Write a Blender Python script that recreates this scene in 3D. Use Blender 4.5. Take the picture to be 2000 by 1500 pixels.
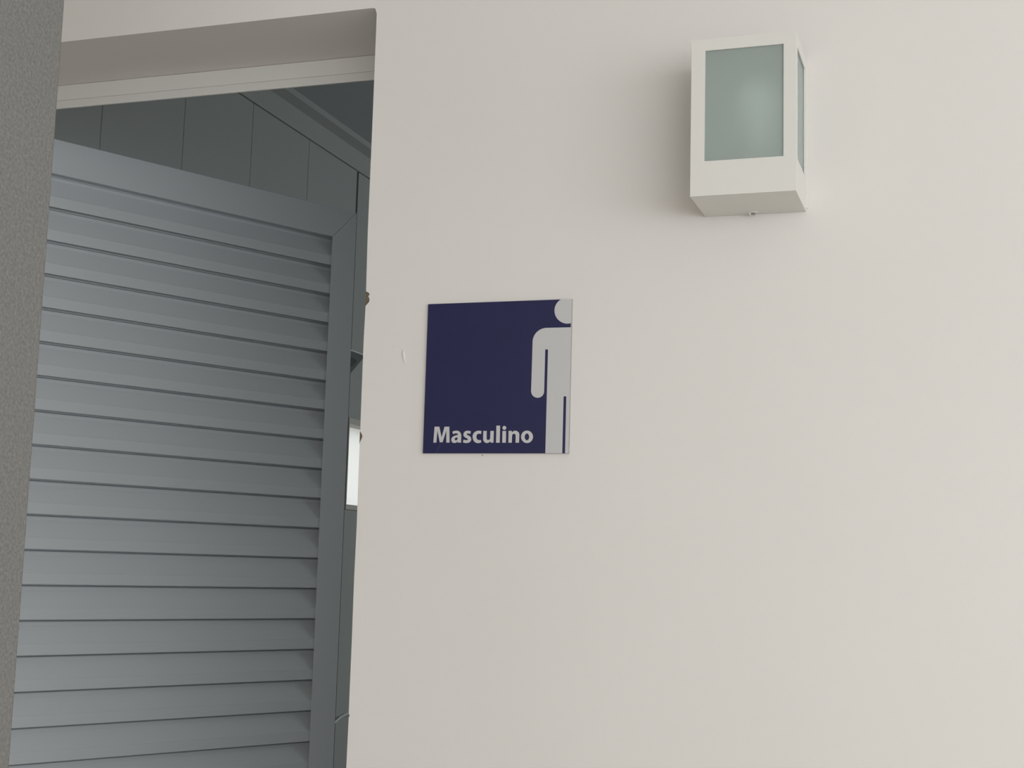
import bpy, bmesh, math, random
from mathutils import Vector, Matrix

scene = bpy.context.scene
for o in list(bpy.data.objects):
    bpy.data.objects.remove(o)
EYE = 1.5                                   # camera height above the floor

# ------------------------------------------------------------------ camera
cam_d = bpy.data.cameras.new('camera')
cam_d.sensor_width = 36.0
cam_d.lens = 36.0 * 2727.58 / 2000.0
cam_d.clip_start = 0.02
cam = bpy.data.objects.new('camera', cam_d)
scene.collection.objects.link(cam)
RIGHT = Vector((0.9485319, 0.3155006, 0.0273239))
UP = Vector((0.0155135, -0.1324714, 0.9910654))
FWD = Vector((-0.3163013, 0.9396333, 0.1305479))
m3 = Matrix((RIGHT, UP, -FWD)).transposed()
cam.matrix_world = Matrix.Translation((0, 0, EYE)) @ m3.to_4x4()
scene.camera = cam

# ------------------------------------------------------------------ light and exposure
world = bpy.data.worlds.new('overcast_sky')
scene.world = world
world.use_nodes = True
bg = world.node_tree.nodes['Background']
bg.inputs['Color'].default_value = (1.0, 0.98, 0.955, 1)
bg.inputs['Strength'].default_value = 1.68

def area(name, loc, target, sx, sy, power, color):
    l = bpy.data.lights.new(name, 'AREA')
    l.shape = 'RECTANGLE'; l.size = sx; l.size_y = sy
    l.energy = power; l.color = color
    o = bpy.data.objects.new(name, l)
    scene.collection.objects.link(o)
    o.location = loc
    d = Vector(target) - Vector(loc)
    o.rotation_euler = d.to_track_quat('-Z', 'Y').to_euler()
    return o
# bright open side of the covered walkway, off to the right
area('daylight_from_open_side', (2.0, -1.0, 1.75), (-0.3, 1.7, 1.8), 3.2, 1.1, 41, (0.90, 0.965, 1.0))
# added fill to brighten the dim restroom, no such source in view
area('restroom_fill', (0.9, 4.9, 2.0), (-1.72, 4.0, 1.6), 1.6, 0.8, 21, (0.90, 0.97, 1.0))

scene.view_settings.view_transform = 'Standard'
scene.view_settings.look = 'None'
scene.view_settings.gamma = 1.0
scene.view_settings.use_curve_mapping = False
scene.view_settings.exposure = 0.02

# ------------------------------------------------------------------ materials
def mat(name, color, rough=0.6, noise=None, bump=None, spec=0.4, trans=0.0, metallic=0.0):
    """noise = (scale, colour2, contrast); bump = (scale, strength, distance)"""
    m = bpy.data.materials.new(name)
    m.use_nodes = True
    nt = m.node_tree; p = nt.nodes['Principled BSDF']
    p.inputs['Base Color'].default_value = (*color, 1)
    p.inputs['Roughness'].default_value = rough
    p.inputs['Specular IOR Level'].default_value = spec
    p.inputs['Metallic'].default_value = metallic
    p.inputs['Transmission Weight'].default_value = trans
    tc = nt.nodes.new('ShaderNodeTexCoord')
    if noise:
        n = nt.nodes.new('ShaderNodeTexNoise')
        n.inputs['Scale'].default_value = noise[0]; n.inputs['Detail'].default_value = 5
        r = nt.nodes.new('ShaderNodeValToRGB')
        r.color_ramp.elements[0].position = 0.5 - noise[2]; r.color_ramp.elements[1].position = 0.5 + noise[2]
        r.color_ramp.elements[0].color = (*noise[1], 1); r.color_ramp.elements[1].color = (*color, 1)
        nt.links.new(tc.outputs['Object'], n.inputs['Vector'])
        nt.links.new(n.outputs['Fac'], r.inputs['Fac'])
        nt.links.new(r.outputs['Color'], p.inputs['Base Color'])
    if bump:
        n2 = nt.nodes.new('ShaderNodeTexNoise')
        n2.inputs['Scale'].default_value = bump[0]; n2.inputs['Detail'].default_value = 4
        b = nt.nodes.new('ShaderNodeBump')
        b.inputs['Strength'].default_value = bump[1]; b.inputs['Distance'].default_value = bump[2]
        nt.links.new(tc.outputs['Object'], n2.inputs['Vector'])
        nt.links.new(n2.outputs['Fac'], b.inputs['Height'])
        nt.links.new(b.outputs['Normal'], p.inputs['Normal'])
    return m

M_WALL = mat('painted_plaster', (0.68, 0.655, 0.63), 0.55, (3.0, (0.665, 0.64, 0.615), 0.2), (260, 0.12, 0.0006), 0.3)
M_CORE = mat('bare_mortar', (0.20, 0.155, 0.115), 0.9, (300, (0.13, 0.10, 0.075), 0.2), (500, 0.5, 0.001), 0.1)
M_PIER = mat('grey_textured_plaster', (0.225, 0.22, 0.21), 0.9, (300, (0.165, 0.165, 0.16), 0.16), (330, 0.7, 0.0022), 0.1)
M_FRAME = mat('white_painted_aluminium', (0.62, 0.61, 0.59), 0.45, None, (90, 0.05, 0.0005), 0.4)
M_DOOR = mat('grey_painted_aluminium', (0.49, 0.52, 0.55), 0.5, None, (120, 0.04, 0.0004), 0.4)
M_PANEL = mat('pale_lining_panel', (0.53, 0.545, 0.53), 0.4, (2.0, (0.50, 0.52, 0.505), 0.3), None, 0.4)
M_GAP = mat('dark_joint', (0.13, 0.14, 0.14), 0.8, None, None, 0.1)
M_CEIL = mat('ceiling_lining', (0.52, 0.545, 0.56), 0.45, None, None, 0.3)
M_BLUE = mat('navy_print', (0.0105, 0.0105, 0.063), 0.5, (30, (0.009, 0.009, 0.056), 0.25), None, 0.45)
M_SIGNW = mat('white_print', (0.50, 0.495, 0.50), 0.4, None, None, 0.4)
M_SCRATCH = mat('scratched_print', (0.06, 0.06, 0.13), 0.6, None, None, 0.3)
M_EDGE = mat('sign_board_edge', (0.30, 0.30, 0.30), 0.6, None, None, 0.2)
M_LAMP = mat('white_lamp_enamel', (0.65, 0.64, 0.61), 0.35, None, (60, 0.04, 0.0005), 0.45)
M_LAMPIN = mat('lamp_interior_white', (0.75, 0.78, 0.76), 0.6, None, None, 0.3)
M_STEEL = mat('dull_steel', (0.42, 0.41, 0.39), 0.4, None, None, 0.5, 0.0, 0.8)
M_BULB = mat('white_bulb_glass', (0.95, 0.95, 0.93), 0.25, None, None, 0.5)
M_FLOOR = mat('beige_concrete', (0.58, 0.535, 0.475), 0.8, (8, (0.53, 0.49, 0.435), 0.3), (60, 0.2, 0.002), 0.2)
M_PORCH = mat('walkway_ceiling_paint', (0.72, 0.70, 0.67), 0.8, None, None, 0.2)
M_DIRT = mat('rust_speck', (0.16, 0.11, 0.08), 0.9, None, None, 0.1)
M_DARKMETAL = mat('dark_grey_bracket_paint', (0.16, 0.175, 0.18), 0.4, None, None, 0.4)
M_HOSE = mat('pale_plastic_hose', (0.93, 0.94, 0.95), 0.4, None, None, 0.4)

M_GLASS = mat('frosted_greenish_glass', (0.73, 0.82, 0.79), 0.5, None, None, 0.35, 0.75)
M_PANE = mat('milky_window_glass', (0.93, 0.97, 0.96), 0.3, None, None, 0.3, 0.9)

# ------------------------------------------------------------------ mesh helpers
def link(name, bm, mats, parent=None, smooth=False):
    bmesh.ops.recalc_face_normals(bm, faces=bm.faces)
    me = bpy.data.meshes.new(name)
    bm.to_mesh(me); bm.free()
    for m in (mats if isinstance(mats, (list, tuple)) else [mats]):
        me.materials.append(m)
    if smooth:
        for p in me.polygons: p.use_smooth = True
    o = bpy.data.objects.new(name, me)
    scene.collection.objects.link(o)
    if parent: o.parent = parent
    return o

def box(bm, x0, x1, y0, y1, z0, z1, mi=0, bev=0.0):
    v = [bm.verts.new(c) for c in ((x0,y0,z0),(x1,y0,z0),(x1,y1,z0),(x0,y1,z0),(x0,y0,z1),(x1,y0,z1),(x1,y1,z1),(x0,y1,z1))]
    fs = []
    for q in ((0,3,2,1),(4,5,6,7),(0,1,5,4),(1,2,6,5),(2,3,7,6),(3,0,4,7)):
        f = bm.faces.new([v[i] for i in q]); f.material_index = mi; fs.append(f)
    if bev > 0:
        es = list({e for f in fs for e in f.edges})
        bmesh.ops.bevel(bm, geom=es, offset=bev, segments=2, profile=0.5, affect='EDGES')
    return v

def boxobj(name, x0, x1, y0, y1, z0, z1, m, parent=None, bev=0.0):
    bm = bmesh.new(); box(bm, x0, x1, y0, y1, z0, z1, 0, bev)
    return link(name, bm, m, parent)

def prism(bm, pts, axis_fn, a, b, mi=0):
    """extrude a closed 2D outline between a and b; axis_fn(p, t) -> 3D"""
    va = [bm.verts.new(axis_fn(p, a)) for p in pts]
    vb = [bm.verts.new(axis_fn(p, b)) for p in pts]
    f = [bm.faces.new(va), bm.faces.new(list(reversed(vb)))]
    n = len(pts)
    for i in range(n):
        f.append(bm.faces.new((va[i], va[(i+1) % n], vb[(i+1) % n], vb[i])))
    for q in f: q.material_index = mi
    return va, vb

def empty(name, loc, rz=0.0):
    o = bpy.data.objects.new(name, None)
    scene.collection.objects.link(o)
    o.location = loc; o.rotation_euler = (0, 0, rz)
    o.empty_display_size = 0.1
    return o

def tag(o, label=None, cat=None, kind=None, group=None):
    if label: o['label'] = label
    if cat: o['category'] = cat
    if kind: o['kind'] = kind
    if group: o['group'] = group
    return o

def tube(bm, pts, r, seg=8):
    rings = []
    for i, p in enumerate(pts):
        p = Vector(p)
        d = (Vector(pts[min(i+1, len(pts)-1)]) - Vector(pts[max(i-1, 0)])).normalized()
        a = d.orthogonal().normalized(); b = d.cross(a)
        rings.append([bm.verts.new(p + r*(math.cos(t)*a + math.sin(t)*b)) for t in [2*math.pi*k/seg for k in range(seg)]])
    for i in range(len(rings)-1):
        for k in range(seg):
            bm.faces.new((rings[i][k], rings[i][(k+1) % seg], rings[i+1][(k+1) % seg], rings[i+1][k]))
    bm.faces.new(rings[0]); bm.faces.new(list(reversed(rings[-1])))

def Z(z): return z + EYE
WY = 1.7085                                  # face of the front wall
OX = -0.7885                                 # right edge of the opening
OXL = -1.64                                  # left edge, hidden by the grey wall
OZ = Z(0.773)                                # soffit
FY = 1.876                                   # face of the door frame
WB = 1.93                                    # inner face of the front wall

# ------------------------------------------------------------------ front wall (white), one skin of plaster over mortar
bm = bmesh.new()
random.seed(3)
# right edge of the opening, bottom to top, with the two chipped places
edge = [(OX+0.0008, 0.0)]
def e(x, z): edge.append((x, Z(z)))
e(OX+0.0006, -0.60)
for z, dx in ((-0.27, 0.0), (-0.20, 0.0006), (-0.198, 0.0018), (-0.194, 0.0003), (-0.10, 0.0004), (-0.02, 0.0), (0.05, 0.0006), (0.12, 0.0),
              (0.1615, 0.0), (0.164, 0.0012), (0.1668, 0.0026), (0.1695, 0.0034), (0.172, 0.0028), (0.1745, 0.0014), (0.176, 0.0),
              (0.24, -0.0004), (0.30, -0.0006), (0.3480, 0.0002), (0.3515, 0.0034), (0.3535, 0.0052), (0.3570, 0.0056), (0.3600, 0.0042), (0.3612, 0.0036),
              (0.3635, 0.0054), (0.3655, 0.0046), (0.3672, 0.0016), (0.3680, 0.0), (0.45, -0.0012), (0.60, -0.0010), (0.70, -0.0012), (0.7640, -0.0014)):
    e(OX + dx, z)
e(OX - 0.0040, 0.7718)
e(OX - 0.0085, 0.7728)
outline = edge + [(OXL, OZ), (OXL, 0.0), (-2.2, 0.0), (-2.2, 2.95), (4.6, 2.95), (4.6, 0.0)]
skin = 0.006
va, vb = prism(bm, outline, lambda p, t: (p[0], t, p[1]), WY, WY + skin, 0)
core = [(OX-0.0012, 0.0), (OX-0.0012, OZ), (OXL, OZ), (OXL, 0.0), (-2.2, 0.0), (-2.2, 2.95), (4.6, 2.95), (4.6, 0.0)]
prism(bm, core, lambda p, t: (p[0], t, p[1]), WY + skin, WB, 0)
# bare mortar showing in the chips
box(bm, OX-0.0016, OX+0.009, WY+0.0025, WY+0.0075, Z(0.3470), Z(0.3690), 1)
box(bm, OX-0.0016, OX+0.006, WY+0.0025, WY+0.0075, Z(0.1600), Z(0.1770), 1)
bm.normal_update()
bmesh.ops.triangulate(bm, faces=[f for f in bm.faces if len(f.verts) > 4])
wall_front = tag(link('wall_front', bm, [M_WALL, M_CORE]), 'smooth off-white painted wall around the doorway', None, 'structure')

# small raised paint flakes left of the sign
def flake(pts, h, name='paint_flake', m=M_WALL):
    bm = bmesh.new()
    c = Vector((sum(p[0] for p in pts)/len(pts), WY-h, Z(sum(p[1] for p in pts)/len(pts))))
    ring = [bm.verts.new((p[0], WY+0.0002, Z(p[1]))) for p in pts]
    top = [bm.verts.new(c.lerp(Vector((p[0], WY-h, Z(p[1]))), 0.45)) for p in pts]
    n = len(pts)
    for i in range(n):
        bm.faces.new((ring[i], ring[(i+1) % n], top[(i+1) % n], top[i]))
    bm.faces.new(top); bm.faces.new(list(reversed(ring)))
    return link(name, bm, m, wall_front)
flake([(-0.7318, 0.2870), (-0.7292, 0.2876), (-0.7278, 0.2800), (-0.7264, 0.2662), (-0.7276, 0.2668), (-0.7300, 0.2760), (-0.7322, 0.2815)], 0.0016)
flake([(-0.7429, 0.2926), (-0.7414, 0.2920), (-0.7412, 0.2890), (-0.7424, 0.2886)], 0.0010)
tag(flake([(-0.6140, 0.1452), (-0.6128, 0.1455), (-0.6122, 0.1440), (-0.6134, 0.1432)], 0.0006, 'rust_speck', M_DIRT), 'tiny brown speck below the sign')

# ------------------------------------------------------------------ grey wall stub standing out on the left
bm = bmesh.new()
xp, yp = -0.8835, 1.152
box(bm, xp-0.22, xp, yp-0.28, yp, 0.0, 2.95, 0, 0.003)
tag(link('wall_left', bm, M_PIER), 'rough grey plastered wall end at the left edge', None, 'structure')

# ------------------------------------------------------------------ walkway floor and ceiling
tag(boxobj('floor', -3.4, 4.6, -3.6, 5.2, -0.12, 0.0, M_FLOOR), 'light concrete floor', None, 'structure')
tag(boxobj('ceiling', -3.4, 4.6, -2.75, WB, 2.95, 3.05, M_PORCH), 'painted ceiling of the covered walkway', None, 'structure')

tag(boxobj('added_wall_behind', -2.2, -0.7, -2.75, -2.6, 0.0, 2.95, M_PORCH), 'added wall behind the camera that blocks sky light', None, 'structure')  # unseen, added to keep sky light from behind off the front wall
tag(boxobj('added_wall_end', -2.2, -2.05, -2.6, WY, 0.0, 2.95, M_PORCH), 'added wall closing the left end against sky light', None, 'structure')  # unseen, added to stop light coming in past the grey stub
# ------------------------------------------------------------------ restroom: lined left wall with window, cornice, ceiling, back and right wall
XL = -1.72
ZC = Z(1.2)
wz0, wz1 = Z(0.153), Z(0.417)
wy0, wy1 = 3.642, 4.45
bm = bmesh.new()
t0, t1 = XL-0.16, XL-0.004
box(bm, t0, t1, 1.93, wy0, 0, ZC+0.1)
box(bm, t0, t1, wy1, 5.0, 0, ZC+0.1)
box(bm, t0, t1, wy0, wy1, 0, wz0)
box(bm, t0, t1, wy0, wy1, wz1, ZC+0.1)
wall_side = tag(link('wall_inner_left', bm, M_GAP), 'inner side wall of the restroom lined with upright panels', None, 'structure')
ys = [1.932]
y = 2.0765
while y < 4.99:
    ys.append(y); y += 0.3109
ys.append(4.998)
g = 0.0011
for a, b in zip(ys[:-1], ys[1:]):
    a2, b2 = a+g, b-g
    if b2 <= wy0+0.01 or a2 >= wy1:
        boxobj('panel', XL-0.004, XL, a2, b2, 0.001, Z(1.1425), M_PANEL, wall_side)
    else:
        if a2 < wy0 - 0.012:
            boxobj('panel', XL-0.004, XL, a2, wy0, 0.001, Z(1.1425), M_PANEL, wall_side); a2 = wy0 + 0.001
        c2 = min(b2, wy1)
        boxobj('panel', XL-0.004, XL, max(a2, wy0+0.001), c2, 0.001, wz0-0.001, M_PANEL, wall_side)
        boxobj('panel', XL-0.004, XL, max(a2, wy0+0.001), c2, wz1+0.001, Z(1.1425), M_PANEL, wall_side)
        if b2 > wy1 + 0.01:
            boxobj('panel', XL-0.004, XL, wy1+0.001, b2, 0.001, Z(1.1425), M_PANEL, wall_side)
# stepped cornice
bm = bmesh.new()
prof = [(XL-0.003, Z(1.1445)), (XL+0.004, Z(1.1445)), (XL+0.006, Z(1.148)), (XL+0.008, Z(1.188)), (XL+0.014, Z(1.196)), (XL+0.047, Z(1.2005)),
        (XL+0.049, Z(1.2005)), (XL+0.050, Z(1.2125)), (XL+0.050, Z(1.2165)), (XL-0.003, Z(1.2165))]
prism(bm, prof, lambda p, t: (p[0], t, p[1]), 1.932, 4.998)
tag(link('trim_1', bm, M_PANEL), 'stepped cornice between lined wall and ceiling', None, 'structure')
tag(boxobj('ceiling_inner', XL, 2.2, 1.932, 5.0, Z(1.2165), Z(1.26), M_CEIL), 'restroom ceiling', None, 'structure')
tag(boxobj('wall_back', XL-0.004, 2.2, 5.0, 5.1, 0, Z(1.26), M_PANEL), 'restroom back wall', None, 'structure')
tag(boxobj('wall_inner_right', 2.2, 2.3, 1.932, 5.1, 0, Z(1.26), M_PANEL), 'restroom right wall', None, 'structure')

# high window in the lined wall
win = tag(empty('window_1', (XL, wy0, wz0)), 'small high window with milky glass beyond the louvred door', None, 'structure')
def wpart(name, x0, x1, y0, y1, z0, z1, m, bev=0.0):
    bm = bmesh.new(); box(bm, x0-XL, x1-XL, y0-wy0, y1-wy0, z0-wz0, z1-wz0, 0, bev)
    return link(name, bm, m, win)
M_WFRAME = mat('beige_window_frame', (0.74, 0.71, 0.64), 0.5)
bm = bmesh.new()
e0 = 0.0145
for (y0, y1, z0, z1) in ((wy0, wy1, wz0, Z(0.1675)), (wy0, wy1, Z(0.400), wz1), (wy0, wy0+0.004, Z(0.1675), Z(0.400)), (wy1-0.02, wy1, Z(0.1675), Z(0.400))):
    box(bm, -0.06, 0.004, y0-wy0, y1-wy0, z0-wz0, z1-wz0, 0, 0.001)
link('window_frame', bm, M_WFRAME, win)
wpart('window_pane', XL-0.05, XL-0.046, wy0+0.004, wy1-0.02, Z(0.1675), Z(0.400), M_PANE)

added_win = tag(empty('added_window', (0.1, 5.0, 1.6)), 'added milky window out of view, to go with the restroom fill light', None, 'structure')  # made-up window on the solid back wall, accounts for the fill light
bm = bmesh.new()
for (x0, x1, z0, z1) in ((0, 1.6, 0, 0.04), (0, 1.6, 0.76, 0.8), (0, 0.04, 0.04, 0.76), (1.56, 1.6, 0.04, 0.76), (0.78, 0.82, 0.04, 0.76)):
    box(bm, x0, x1, -0.04, -0.001, z0, z1)
link('window_frame', bm, M_WFRAME, added_win)
for x0, x1 in ((0.04, 0.78), (0.82, 1.56)):
    bm = bmesh.new(); box(bm, x0, x1, -0.022, -0.018, 0.04, 0.76); link('window_pane', bm, M_PANE, added_win)

# ------------------------------------------------------------------ door frame in the opening
bm = bmesh.new()
fb, ft = Z(0.7454), OZ - 0.0005
# profile across depth: flat face, shallow groove, slightly proud lower lip
hp = [(FY, ft), (FY, Z(0.7475)), (FY+0.0012, Z(0.7470)), (FY+0.0012, Z(0.7462)), (FY-0.0008, Z(0.7455)), (FY-0.0026, Z(0.7332)), (FY-0.0020, Z(0.7326)),
      (FY+0.0006, Z(0.7326)), (FY+0.0006, fb), (FY+0.0290, fb), (FY+0.0290, ft)]
prism(bm, hp, lambda p, t: (t, p[0], p[1]), OXL+0.0005, OX-0.0018)
for xa, s in ((OXL+0.0005, 1), (OX-0.0018, -1)):
    jp = [(xa, FY), (xa+s*0.0255, FY), (xa+s*0.0262, FY+0.0012), (xa+s*0.0270, FY+0.0012), (xa+s*0.0278, FY-0.001), (xa+s*0.0404, FY-0.0022),
          (xa+s*0.0404, FY+0.052), (xa, FY+0.052)]
    if s < 0: jp = [(xa, FY+0.052), (xa, FY+0.03), (xa-0.002, FY+0.03), (xa-0.002, FY+0.052)]
    prism(bm, jp, lambda p, t: (p[0], p[1], t), 0.0, fb-0.0003 if s > 0 else fb-0.0003)
tag(link('door_frame', bm, M_FRAME), 'white metal door frame across the head of the doorway', None, 'structure')

# ------------------------------------------------------------------ louvred door, standing open into the room
AZ = 0.48059728
P = Vector((-1.2339, 2.6112, 0))
udir = Vector((math.sin(AZ), math.cos(AZ), 0)); ndir = Vector((math.cos(AZ), -math.sin(AZ), 0))
W = 0.75
hinge = P - udir*W
door = tag(empty('louvred_door', (hinge.x, hinge.y, 0)), 'grey louvred metal door standing open into the restroom', 'door')
# local frame: x along the leaf from the hinge, y = away from camera (-ndir), z up
door.matrix_world = Matrix(((udir.x, -ndir.x, 0, hinge.x), (udir.y, -ndir.y, 0, hinge.y), (0, 0, 1, 0), (0, 0, 0, 1)))
TH = 0.032
top, bot = Z(0.7326)-0.0005, 0.012
ST = 0.0595
edge_top = Z(0.6700)          # lower edge of the top rail
pitch = 0.0600
# mitred frame members
def member(name, pts):
    bm = bmesh.new()
    prism(bm, pts, lambda p, t: (p[0], t, p[1]), 0.0, TH)
    bmesh.ops.bevel(bm, geom=[e for e in bm.edges], offset=0.0007, segments=1, affect='EDGES')
    return link(name, bm, M_DOOR, door)
mg = 0.0003
rt = top - edge_top
member('top_rail', [(mg, top), (W-mg, top), (W-ST-mg, edge_top), (ST+mg, edge_top)])
nsl = int((edge_top - bot - 0.08)/pitch)
edge_bot = edge_top - nsl*pitch
FP = 0.0013                   # the stiles are hollow: thin face plates over a web, the slats run in between
def stile(x_in, x_out, x_web):
    bm = bmesh.new()
    for a, b in ((0.0, FP), (TH-FP, TH)):
        prism(bm, [(x_out, bot), (x_out, top-mg), (x_in, edge_top-mg), (x_in, bot)], lambda p, t: (p[0], t, p[1]), a, b)
    box(bm, min(x_out, x_web), max(x_out, x_web), FP, TH-FP, bot, edge_top-0.001)
    return link('stile', bm, M_DOOR, door)
stile(ST, 0.0, ST-0.016)
stile(W-ST, W, W-ST+0.016)
member('bottom_rail', [(ST+mg, bot), (W-ST-mg, bot), (W-ST-mg, edge_bot), (ST+mg, edge_bot)])
# louvre slats: lower third flush with the frame, upper part sloping back behind the slat above
sp = [(0.0019, 0.0), (0.0015, 0.001), (0.0015, 0.0190), (0.0021, 0.0200), (0.0130, 0.0500), (0.0134, 0.0560), (0.0180, 0.0585), (0.0180, 0.0700),
      (0.0198, 0.0700), (0.0198, 0.0570), (0.0152, 0.0545), (0.0148, 0.0500), (0.0038, 0.0190), (0.0034, 0.0022), (0.0046, 0.0016), (0.0046, 0.0)]
bm = bmesh.new()
prism(bm, sp, lambda p, t: (t, p[0], p[1]), ST-0.0150, W-ST+0.0150)
slat0 = link('slat', bm, M_DOOR, door)
slat0.location = (0, 0, edge_top - pitch)
for i in range(1, nsl):
    s = slat0.copy(); scene.collection.objects.link(s); s.parent = door
    s.location = (0, 0, edge_top - pitch*(i+1))
# hinges on the hidden side
for hz in (0.3, 1.1, 2.0):
    bm = bmesh.new()
    r = bmesh.ops.create_cone(bm, cap_ends=True, segments=12, radius1=0.006, radius2=0.006, depth=0.08)
    bmesh.ops.translate(bm, verts=bm.verts, vec=(-0.005, TH/2, hz))
    link('hinge', bm, M_STEEL, door)

# ------------------------------------------------------------------ wall bracket and hose seen through the gap
br = tag(empty('wall_bracket', (XL, 3.60, Z(0.58))), 'dark triangular wall bracket seen in the gap beside the door', 'bracket')
bm = bmesh.new()
def bl(y, z, x=0.0): return (x, y-3.60, z-0.58)
pts = [(3.575, 0.6090), (3.724, 0.6090), (3.724, 0.6040), (3.716, 0.5980), (3.655, 0.5560), (3.575, 0.5010)]
hole = [(3.61, 0.5940), (3.672, 0.5880), (3.668, 0.5800), (3.640, 0.5640), (3.61, 0.5540)]
prism(bm, pts, lambda p, t: bl(p[0], p[1], t), 0.0, 0.003)
link('gusset', bm, M_DARKMETAL, br)
bm = bmesh.new()
prism(bm, hole, lambda p, t: bl(p[0], p[1], t), 0.0030, 0.0042)
link('slot', bm, M_GAP, br)
bm = bmesh.new(); box(bm, 0.0, 0.0050, -0.025, 0.126, 0.0290, 0.0325, 0, 0.0005)
link('top_flange', bm, M_HOSE, br)
bm = bmesh.new()
tube(bm, [(XL+0.012, 3.56, Z(-0.452)), (XL+0.012, 3.61, Z(-0.439)), (XL+0.012, 3.65, Z(-0.4275)), (XL+0.011, 3.69, Z(-0.4225)), (XL+0.010, 3.74, Z(-0.4225)), (XL+0.008, 3.82, Z(-0.430)), (XL+0.005, 3.9, Z(-0.45)), (XL+0.004, 3.95, Z(-0.49))], 0.0030, 8)
tag(link('hose', bm, M_HOSE, None, True), 'thin pale hose curving across the lined wall behind the door edge', 'hose')

# ------------------------------------------------------------------ wall lamp
LX0, LX1 = -0.3232, -0.1980
LZ0, LZ1 = Z(0.4464), Z(0.6412)
LY = 1.6085
lamp = tag(empty('wall_lamp', ((LX0+LX1)/2, WY, (LZ0+LZ1)/2)), 'white box-shaped wall lamp with frosted glass panes, unlit', 'lamp')
lo = Vector(lamp.location)
def lbox(bm, x0, x1, y0, y1, z0, z1, mi=0, bev=0.0):
    return box(bm, x0-lo.x, x1-lo.x, y0-lo.y, y1-lo.y, z0-lo.z, z1-lo.z, mi, bev)
gx0, gx1, gz0, gz1 = -0.3063, -0.2126, Z(0.4889), Z(0.6266)     # front glass opening
sy0, sy1 = LY+0.0150, WY-0.0100                                   # side glass opening
t = 0.0016
def framed_plate(bm, to3, u0, u1, v0, v1, a0, a1, b0, b1, th):
    """plate with a rectangular hole; to3(u, v, depth)"""
    o = [(u0, v0), (u1, v0), (u1, v1), (u0, v1)]; i = [(a0, b0), (a1, b0), (a1, b1), (a0, b1)]
    V = {}
    for k, ring in (('o', o), ('i', i)):
        for d in (0, th):
            V[k, d] = [bm.verts.new(to3(p[0], p[1], d)) for p in ring]
    for j in range(4):
        n = (j+1) % 4
        bm.faces.new((V['o', 0][j], V['o', 0][n], V['i', 0][n], V['i', 0][j]))
        bm.faces.new((V['o', th][n], V['o', th][j], V['i', th][j], V['i', th][n]))
        bm.faces.new((V['i', 0][j], V['i', 0][n], V['i', th][n], V['i', th][j]))
        bm.faces.new((V['o', 0][n], V['o', 0][j], V['o', th][j], V['o', th][n]))
bm = bmesh.new()
framed_plate(bm, lambda u, v, d: (u-lo.x, LY+d-lo.y, v-lo.z), LX0, LX1, LZ0, LZ1, gx0, gx1, gz0, gz1, t)
framed_plate(bm, lambda u, v, d: (LX1-d-lo.x, u-lo.y, v-lo.z), LY+t, WY-0.0005, LZ0, LZ1, sy0, sy1, gz0, gz1, t)
framed_plate(bm, lambda u, v, d: (LX0+d-lo.x, u-lo.y, v-lo.z), LY+t, WY-0.0005, LZ0, LZ1, sy0, sy1, gz0, gz1, t)
lbox(bm, LX0+t, LX1-t, LY+t, WY-0.0005, LZ0, LZ0+t)
lbox(bm, LX0+t, LX1-t, LY+t, WY-0.0005, LZ1-t, LZ1)
link('lamp_body', bm, M_LAMP, lamp)
def pane(x0, x1, y0, y1):
    bm = bmesh.new(); lbox(bm, x0, x1, y0, y1, gz0-0.004, gz1+0.004)
    return link('glass_pane', bm, M_GLASS, lamp)
pane(gx0-0.004, gx1+0.004, LY+t+0.0004, LY+t+0.0034)
pane(LX1-t-0.0034, LX1-t-0.0004, sy0-0.003, sy1+0.003)
pane(LX0+t+0.0004, LX0+t+0.0034, sy0-0.003, sy1+0.003)
bm = bmesh.new(); lbox(bm, LX0-0.0010, LX1+0.0026, WY-0.0020, WY-0.0002, LZ0+0.004, LZ1-0.004, 0, 0.0004)
link('back_plate', bm, M_LAMP, lamp)
# bulb and socket inside
bm = bmesh.new()
prof = [(0.0001, 0.0), (0.011, 0.001), (0.014, 0.012), (0.020, 0.030), (0.027, 0.048), (0.029, 0.062), (0.026, 0.077), (0.016, 0.089), (0.0001, 0.093)]
rings = []
bx, by, bz = -0.2530, 1.658, Z(0.512)
for r, h in prof:
    rings.append([bm.verts.new((bx-lo.x+r*math.cos(a), by-lo.y+r*math.sin(a), bz-lo.z+h)) for a in [2*math.pi*k/20 for k in range(20)]])
for i in range(len(rings)-1):
    for k in range(20):
        bm.faces.new((rings[i][k], rings[i][(k+1) % 20], rings[i+1][(k+1) % 20], rings[i+1][k]))
link('bulb', bm, M_BULB, lamp, True)
bm = bmesh.new()
bmesh.ops.create_cone(bm, cap_ends=True, segments=20, radius1=0.018, radius2=0.014, depth=0.060)
bmesh.ops.translate(bm, verts=bm.verts, vec=(bx-lo.x, by-lo.y, LZ0+0.0325-lo.z))
link('bulb_socket', bm, M_LAMPIN, lamp)
# fixing screw with its bent tab under the box
bm = bmesh.new()
bmesh.ops.create_cone(bm, cap_ends=True, segments=12, radius1=0.0030, radius2=0.0024, depth=0.0022)
bmesh.ops.translate(bm, verts=bm.verts, vec=(-0.2620-lo.x, WY-0.0075-lo.y, LZ0-0.0011-lo.z))
link('screw', bm, M_STEEL, lamp)
bm = bmesh.new()
lbox(bm, -0.2640, -0.2540, WY-0.0150, WY-0.0140, LZ0-0.0014, LZ0, 0)
lbox(bm, -0.2662, -0.2640, WY-0.0140, WY-0.0060, LZ0-0.0030, LZ0, 0)
link('fixing_tab', bm, M_LAMP, lamp)

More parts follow.
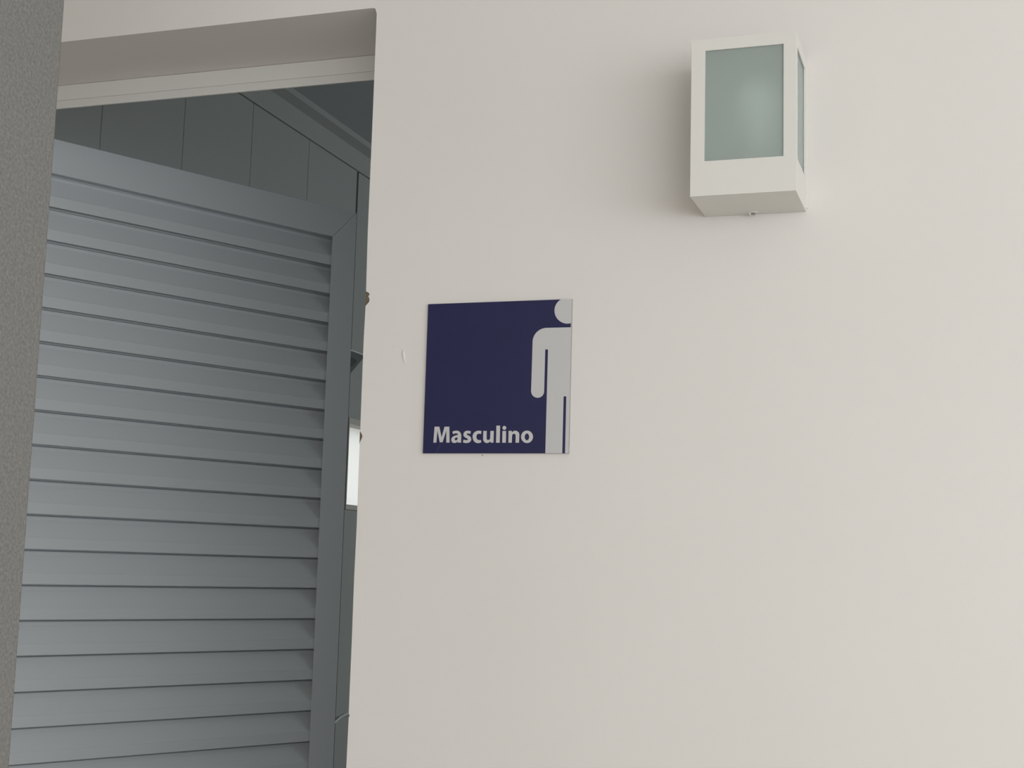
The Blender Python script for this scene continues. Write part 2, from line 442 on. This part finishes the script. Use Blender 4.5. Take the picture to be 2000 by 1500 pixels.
# ------------------------------------------------------------------ sign
GLYPHS = {
'M': [[(15.59, 35.24, 1), (22.34, 35.2, 1), (25.91, 21.2, 1), (29.69, 35.16, 1), (36.36, 35.12, 1), (37.45, 14.09, 1), (32.84, 14.1, 1), (32.23, 29.96, 1), (27.67, 14.56, 1), (23.58, 14.57, 1), (19.62, 30.47, 1), (18.9, 14.13, 1), (14.56, 14.14, 1)]] ,
'a': [[(53.52, 14.05, 1), (53.43, 23.58), (52.75, 26.04), (51.25, 28.07), (49.05, 29.43), (46.18, 29.78), (43.08, 29.34), (40.96, 28.34, 1), (42.03, 25.19, 1), (44.39, 26.19), (46.54, 26.3), (48.23, 25.73), (48.79, 24.72), (48.64, 24.15, 1), (46.38, 23.78), (43.31, 22.72), (40.75, 20.93), (39.76, 18.46), (40.21, 15.77), (41.94, 14.08), (44.35, 13.51), (46.72, 14.07), (48.35, 15.3, 1), (49.11, 14.06, 1)], [(48.4, 20.79, 1), (46.49, 20.68), (44.96, 20.02), (44.46, 18.78), (44.93, 17.55), (46.38, 17.1), (47.9, 17.88), (48.45, 19.33)]] ,
's': [[(66.69, 28.67, 1), (64.77, 29.35), (62.38, 29.7), (59.31, 29.15), (57.23, 27.37), (56.48, 24.91), (57.16, 22.44), (59.36, 20.64), (61.77, 19.51), (62.88, 18.39), (62.2, 17.39), (60.18, 17.28), (56.83, 17.96, 1), (56.12, 14.5, 1), (58.64, 13.71), (61.74, 13.52), (65.03, 14.36), (67.1, 16.37), (67.49, 18.83), (66.7, 21.06), (64.51, 22.86), (61.86, 24.1), (61.11, 25.0), (61.68, 25.89), (63.45, 26.11), (65.85, 25.43, 1)]] ,
'c': [[(81.35, 29.05, 1), (79.21, 29.5), (76.61, 29.63), (74.03, 28.86), (71.25, 27.08), (69.68, 24.41), (69.37, 21.5), (70.12, 18.15), (71.86, 15.46), (74.28, 13.9), (77.13, 13.33), (79.72, 13.77), (81.58, 14.44, 1), (80.89, 17.56, 1), (78.89, 17.34), (76.99, 17.68), (75.29, 19.02), (74.63, 21.26), (74.91, 23.71), (76.27, 25.27), (78.39, 25.71), (80.88, 25.14, 1)]] ,
'u': [[(83.94, 29.26, 1), (88.65, 29.23, 1), (88.76, 19.65), (89.48, 17.98), (90.91, 17.31), (92.53, 17.97), (93.54, 19.64), (93.71, 29.21, 1), (98.41, 29.19, 1), (98.41, 13.95, 1), (94.77, 13.96, 1), (93.54, 15.63, 1), (91.95, 14.08), (89.15, 13.37), (86.53, 14.31), (84.7, 16.32), (84.04, 18.55)]] ,
'l': [[(101.71, 36.07, 1), (106.87, 36.04, 1), (106.91, 13.82, 1), (101.92, 13.83, 1)]] ,
'i': [[(110.23, 29.13, 1), (115.25, 29.1, 1), (115.36, 13.8, 1), (110.34, 13.82, 1)], [(115.35, 33.05), (115.18, 32.08), (114.64, 31.25), (113.8, 30.7), (112.81, 30.51), (111.8, 30.71), (110.94, 31.27), (110.34, 32.1), (110.12, 33.08), (110.29, 34.06), (110.83, 34.89), (111.66, 35.44), (112.66, 35.63), (113.66, 35.42), (114.53, 34.87), (115.12, 34.03)]] ,
'n': [[(118.63, 29.2, 1), (122.82, 29.18, 1), (123.35, 27.07, 1), (124.93, 28.61), (127.7, 29.37), (130.51, 28.59), (132.65, 26.58), (133.36, 23.71), (133.24, 13.76, 1), (128.49, 13.78, 1), (128.48, 22.4), (127.83, 24.61), (125.95, 25.4), (124.12, 24.41), (123.6, 22.42), (123.5, 13.79, 1), (118.85, 13.8, 1)]] ,
'o': [[(151.97, 21.32), (151.81, 19.53), (151.26, 17.83), (150.34, 16.31), (149.1, 15.04), (147.6, 14.09), (145.91, 13.5), (144.12, 13.3), (142.32, 13.51), (140.59, 14.1), (139.03, 15.07), (137.71, 16.35), (136.71, 17.88), (136.06, 19.58), (135.81, 21.38), (135.96, 23.17), (136.51, 24.87), (137.44, 26.4), (138.68, 27.67), (140.19, 28.62), (141.89, 29.21), (143.68, 29.41), (145.48, 29.19), (147.21, 28.59), (148.76, 27.62), (150.07, 26.34), (151.08, 24.81), (151.72, 23.11)], [(146.79, 21.23), (146.68, 19.86), (146.28, 18.64), (145.65, 17.66), (144.83, 17.04), (143.91, 16.83), (142.97, 17.04), (142.12, 17.67), (141.43, 18.65), (140.97, 19.88), (140.78, 21.25), (140.89, 22.61), (141.29, 23.84), (141.92, 24.82), (142.74, 25.44), (143.67, 25.65), (144.6, 25.43), (145.45, 24.8), (146.14, 23.82), (146.6, 22.59)]] ,
}
HEAD= [(211.88, 184.21), (211.77, 181.99), (211.38, 179.81), (210.69, 177.72), (209.73, 175.75), (208.5, 173.94), (207.03, 172.31), (205.35, 170.89), (203.48, 169.7), (201.45, 168.78), (199.3, 168.12), (197.07, 167.76), (194.79, 167.68), (192.49, 167.89), (190.24, 168.39), (188.04, 169.18), (185.96, 170.23), (184.02, 171.53), (182.25, 173.06), (180.69, 174.79), (179.37, 176.7), (178.3, 178.74), (177.51, 180.89), (177.0, 183.11), (176.8, 185.36), (176.89, 187.59), (177.29, 189.78), (177.98, 191.89), (178.95, 193.87), (180.19, 195.7), (181.67, 197.34), (183.37, 198.76), (185.26, 199.94), (187.3, 200.86), (189.46, 201.51), (191.71, 201.87), (194.0, 201.93), (196.29, 201.7), (198.55, 201.18), (200.74, 200.39), (202.82, 199.32), (204.75, 198.01), (206.5, 196.47), (208.04, 194.74), (209.35, 192.83), (210.41, 190.79), (211.19, 188.65), (211.68, 186.44)]
BODY= [(148.16, 144.6, 1), (148.24, 146.88, 1), (148.61, 149.12, 1), (149.26, 151.29, 1), (150.17, 153.36, 1), (151.35, 155.29, 1), (152.76, 157.05, 1), (154.4, 158.63, 1), (156.23, 159.99, 1), (158.22, 161.12, 1), (160.35, 162.0, 1), (162.59, 162.62, 1), (164.91, 162.96, 1), (167.26, 163.03, 1), (206.66, 162.79, 1), (205.14, -0.98, 1), (195.32, -0.99, 1), (195.32, 72.29, 1), (194.75, 73.29, 1), (192.29, 73.32, 1), (191.76, 72.33, 1), (191.65, -0.99, 1), (169.06, -1.0, 1), (169.32, 133.74, 1), (168.78, 134.73, 1), (166.04, 134.8, 1), (165.56, 133.83, 1), (165.5, 80.17, 1), (165.3, 78.15, 1), (164.59, 76.24, 1), (163.43, 74.58, 1), (161.87, 73.24, 1), (160.02, 72.31, 1), (157.96, 71.85, 1), (155.84, 71.88, 1), (153.76, 72.39, 1), (151.84, 73.37, 1), (150.21, 74.75, 1), (148.95, 76.45, 1), (148.14, 78.38, 1), (147.83, 80.42, 1)]
SX, SZ, ST_ = -0.6953, Z(0.1465), 0.0040
sign = tag(empty('restroom_sign', (SX, WY, SZ)), 'square navy sign with half a white man figure and the word Masculino', 'sign')
bm = bmesh.new()
box(bm, 0, 0.2, -ST_+0.00015, -0.0001, 0, 0.2, 0, 0.0002)
link('board', bm, M_EDGE, sign)

def flat_shape(name, loops, m, y0, thick):
    """2D loops in millimetres (x right, y up) filled, holes kept, as a thin mesh"""
    cu = bpy.data.curves.new(name, 'CURVE')
    cu.dimensions = '2D'; cu.fill_mode = 'BOTH'; cu.extrude = thick/2
    for lp in loops:
        s = cu.splines.new('POLY'); s.points.add(len(lp)-1)
        for i, p in enumerate(lp):
            s.points[i].co = (min(max(p[0], 0), 199.9)/1000, min(max(p[1], 0.1), 199.9)/1000, 0, 1)
        s.use_cyclic_u = True
    tmp = bpy.data.objects.new('tmp', cu)
    scene.collection.objects.link(tmp)
    dg = bpy.context.evaluated_depsgraph_get()
    me = bpy.data.meshes.new_from_object(tmp.evaluated_get(dg))
    bpy.data.objects.remove(tmp); bpy.data.curves.remove(cu)
    me.transform(Matrix.Translation((0, y0, 0)) @ Matrix.Rotation(math.pi/2, 4, 'X'))
    me.materials.clear(); me.materials.append(m)
    o = bpy.data.objects.new(name, me); scene.collection.objects.link(o); o.parent = sign
    return o

def smooth_loop(pts, n=6):
    """Catmull-Rom through the points, breaking at corner points (third value 1)"""
    out = []; N = len(pts)
    for i in range(N):
        p0, p1, p2, p3 = pts[i-1], pts[i], pts[(i+1) % N], pts[(i+2) % N]
        if len(p1) > 2 and len(p2) > 2:
            out.append(p1[:2]); continue
        a = p1 if len(p1) > 2 else p0
        b = p2 if len(p2) > 2 else p3
        for k in range(n):
            t = k/n
            out.append(tuple(0.5*(2*p1[d] + (p2[d]-a[d])*t + (2*a[d]-5*p1[d]+4*p2[d]-b[d])*t*t + (3*p1[d]-a[d]-3*p2[d]+b[d])*t**3) for d in (0, 1)))
    return out

flat_shape('blue_field', [[(0.25, 0.1), (199.0, 0.1), (199.0, 199.8), (0.25, 199.8)]], M_BLUE, -ST_+0.00010, 0.0001)
flat_shape('figure_head', [HEAD], M_SIGNW, -ST_, 0.0001)
flat_shape('figure_body', [[p[:2] for p in BODY]], M_SIGNW, -ST_, 0.0001)
loops = []
for ch, ls in GLYPHS.items():
    for l in ls: loops.append(smooth_loop(l))
for u0 in (): pass
lt = flat_shape('lettering', loops, M_SIGNW, -ST_, 0.0001)
lt['label'] = 'white bold word Masculino'
flat_shape('scratch', [[(24.4, 12.6), (24.9, 12.4), (19.4, 0.3), (18.8, 0.3)]], M_SCRATCH, -ST_+0.00001, 0.0001)
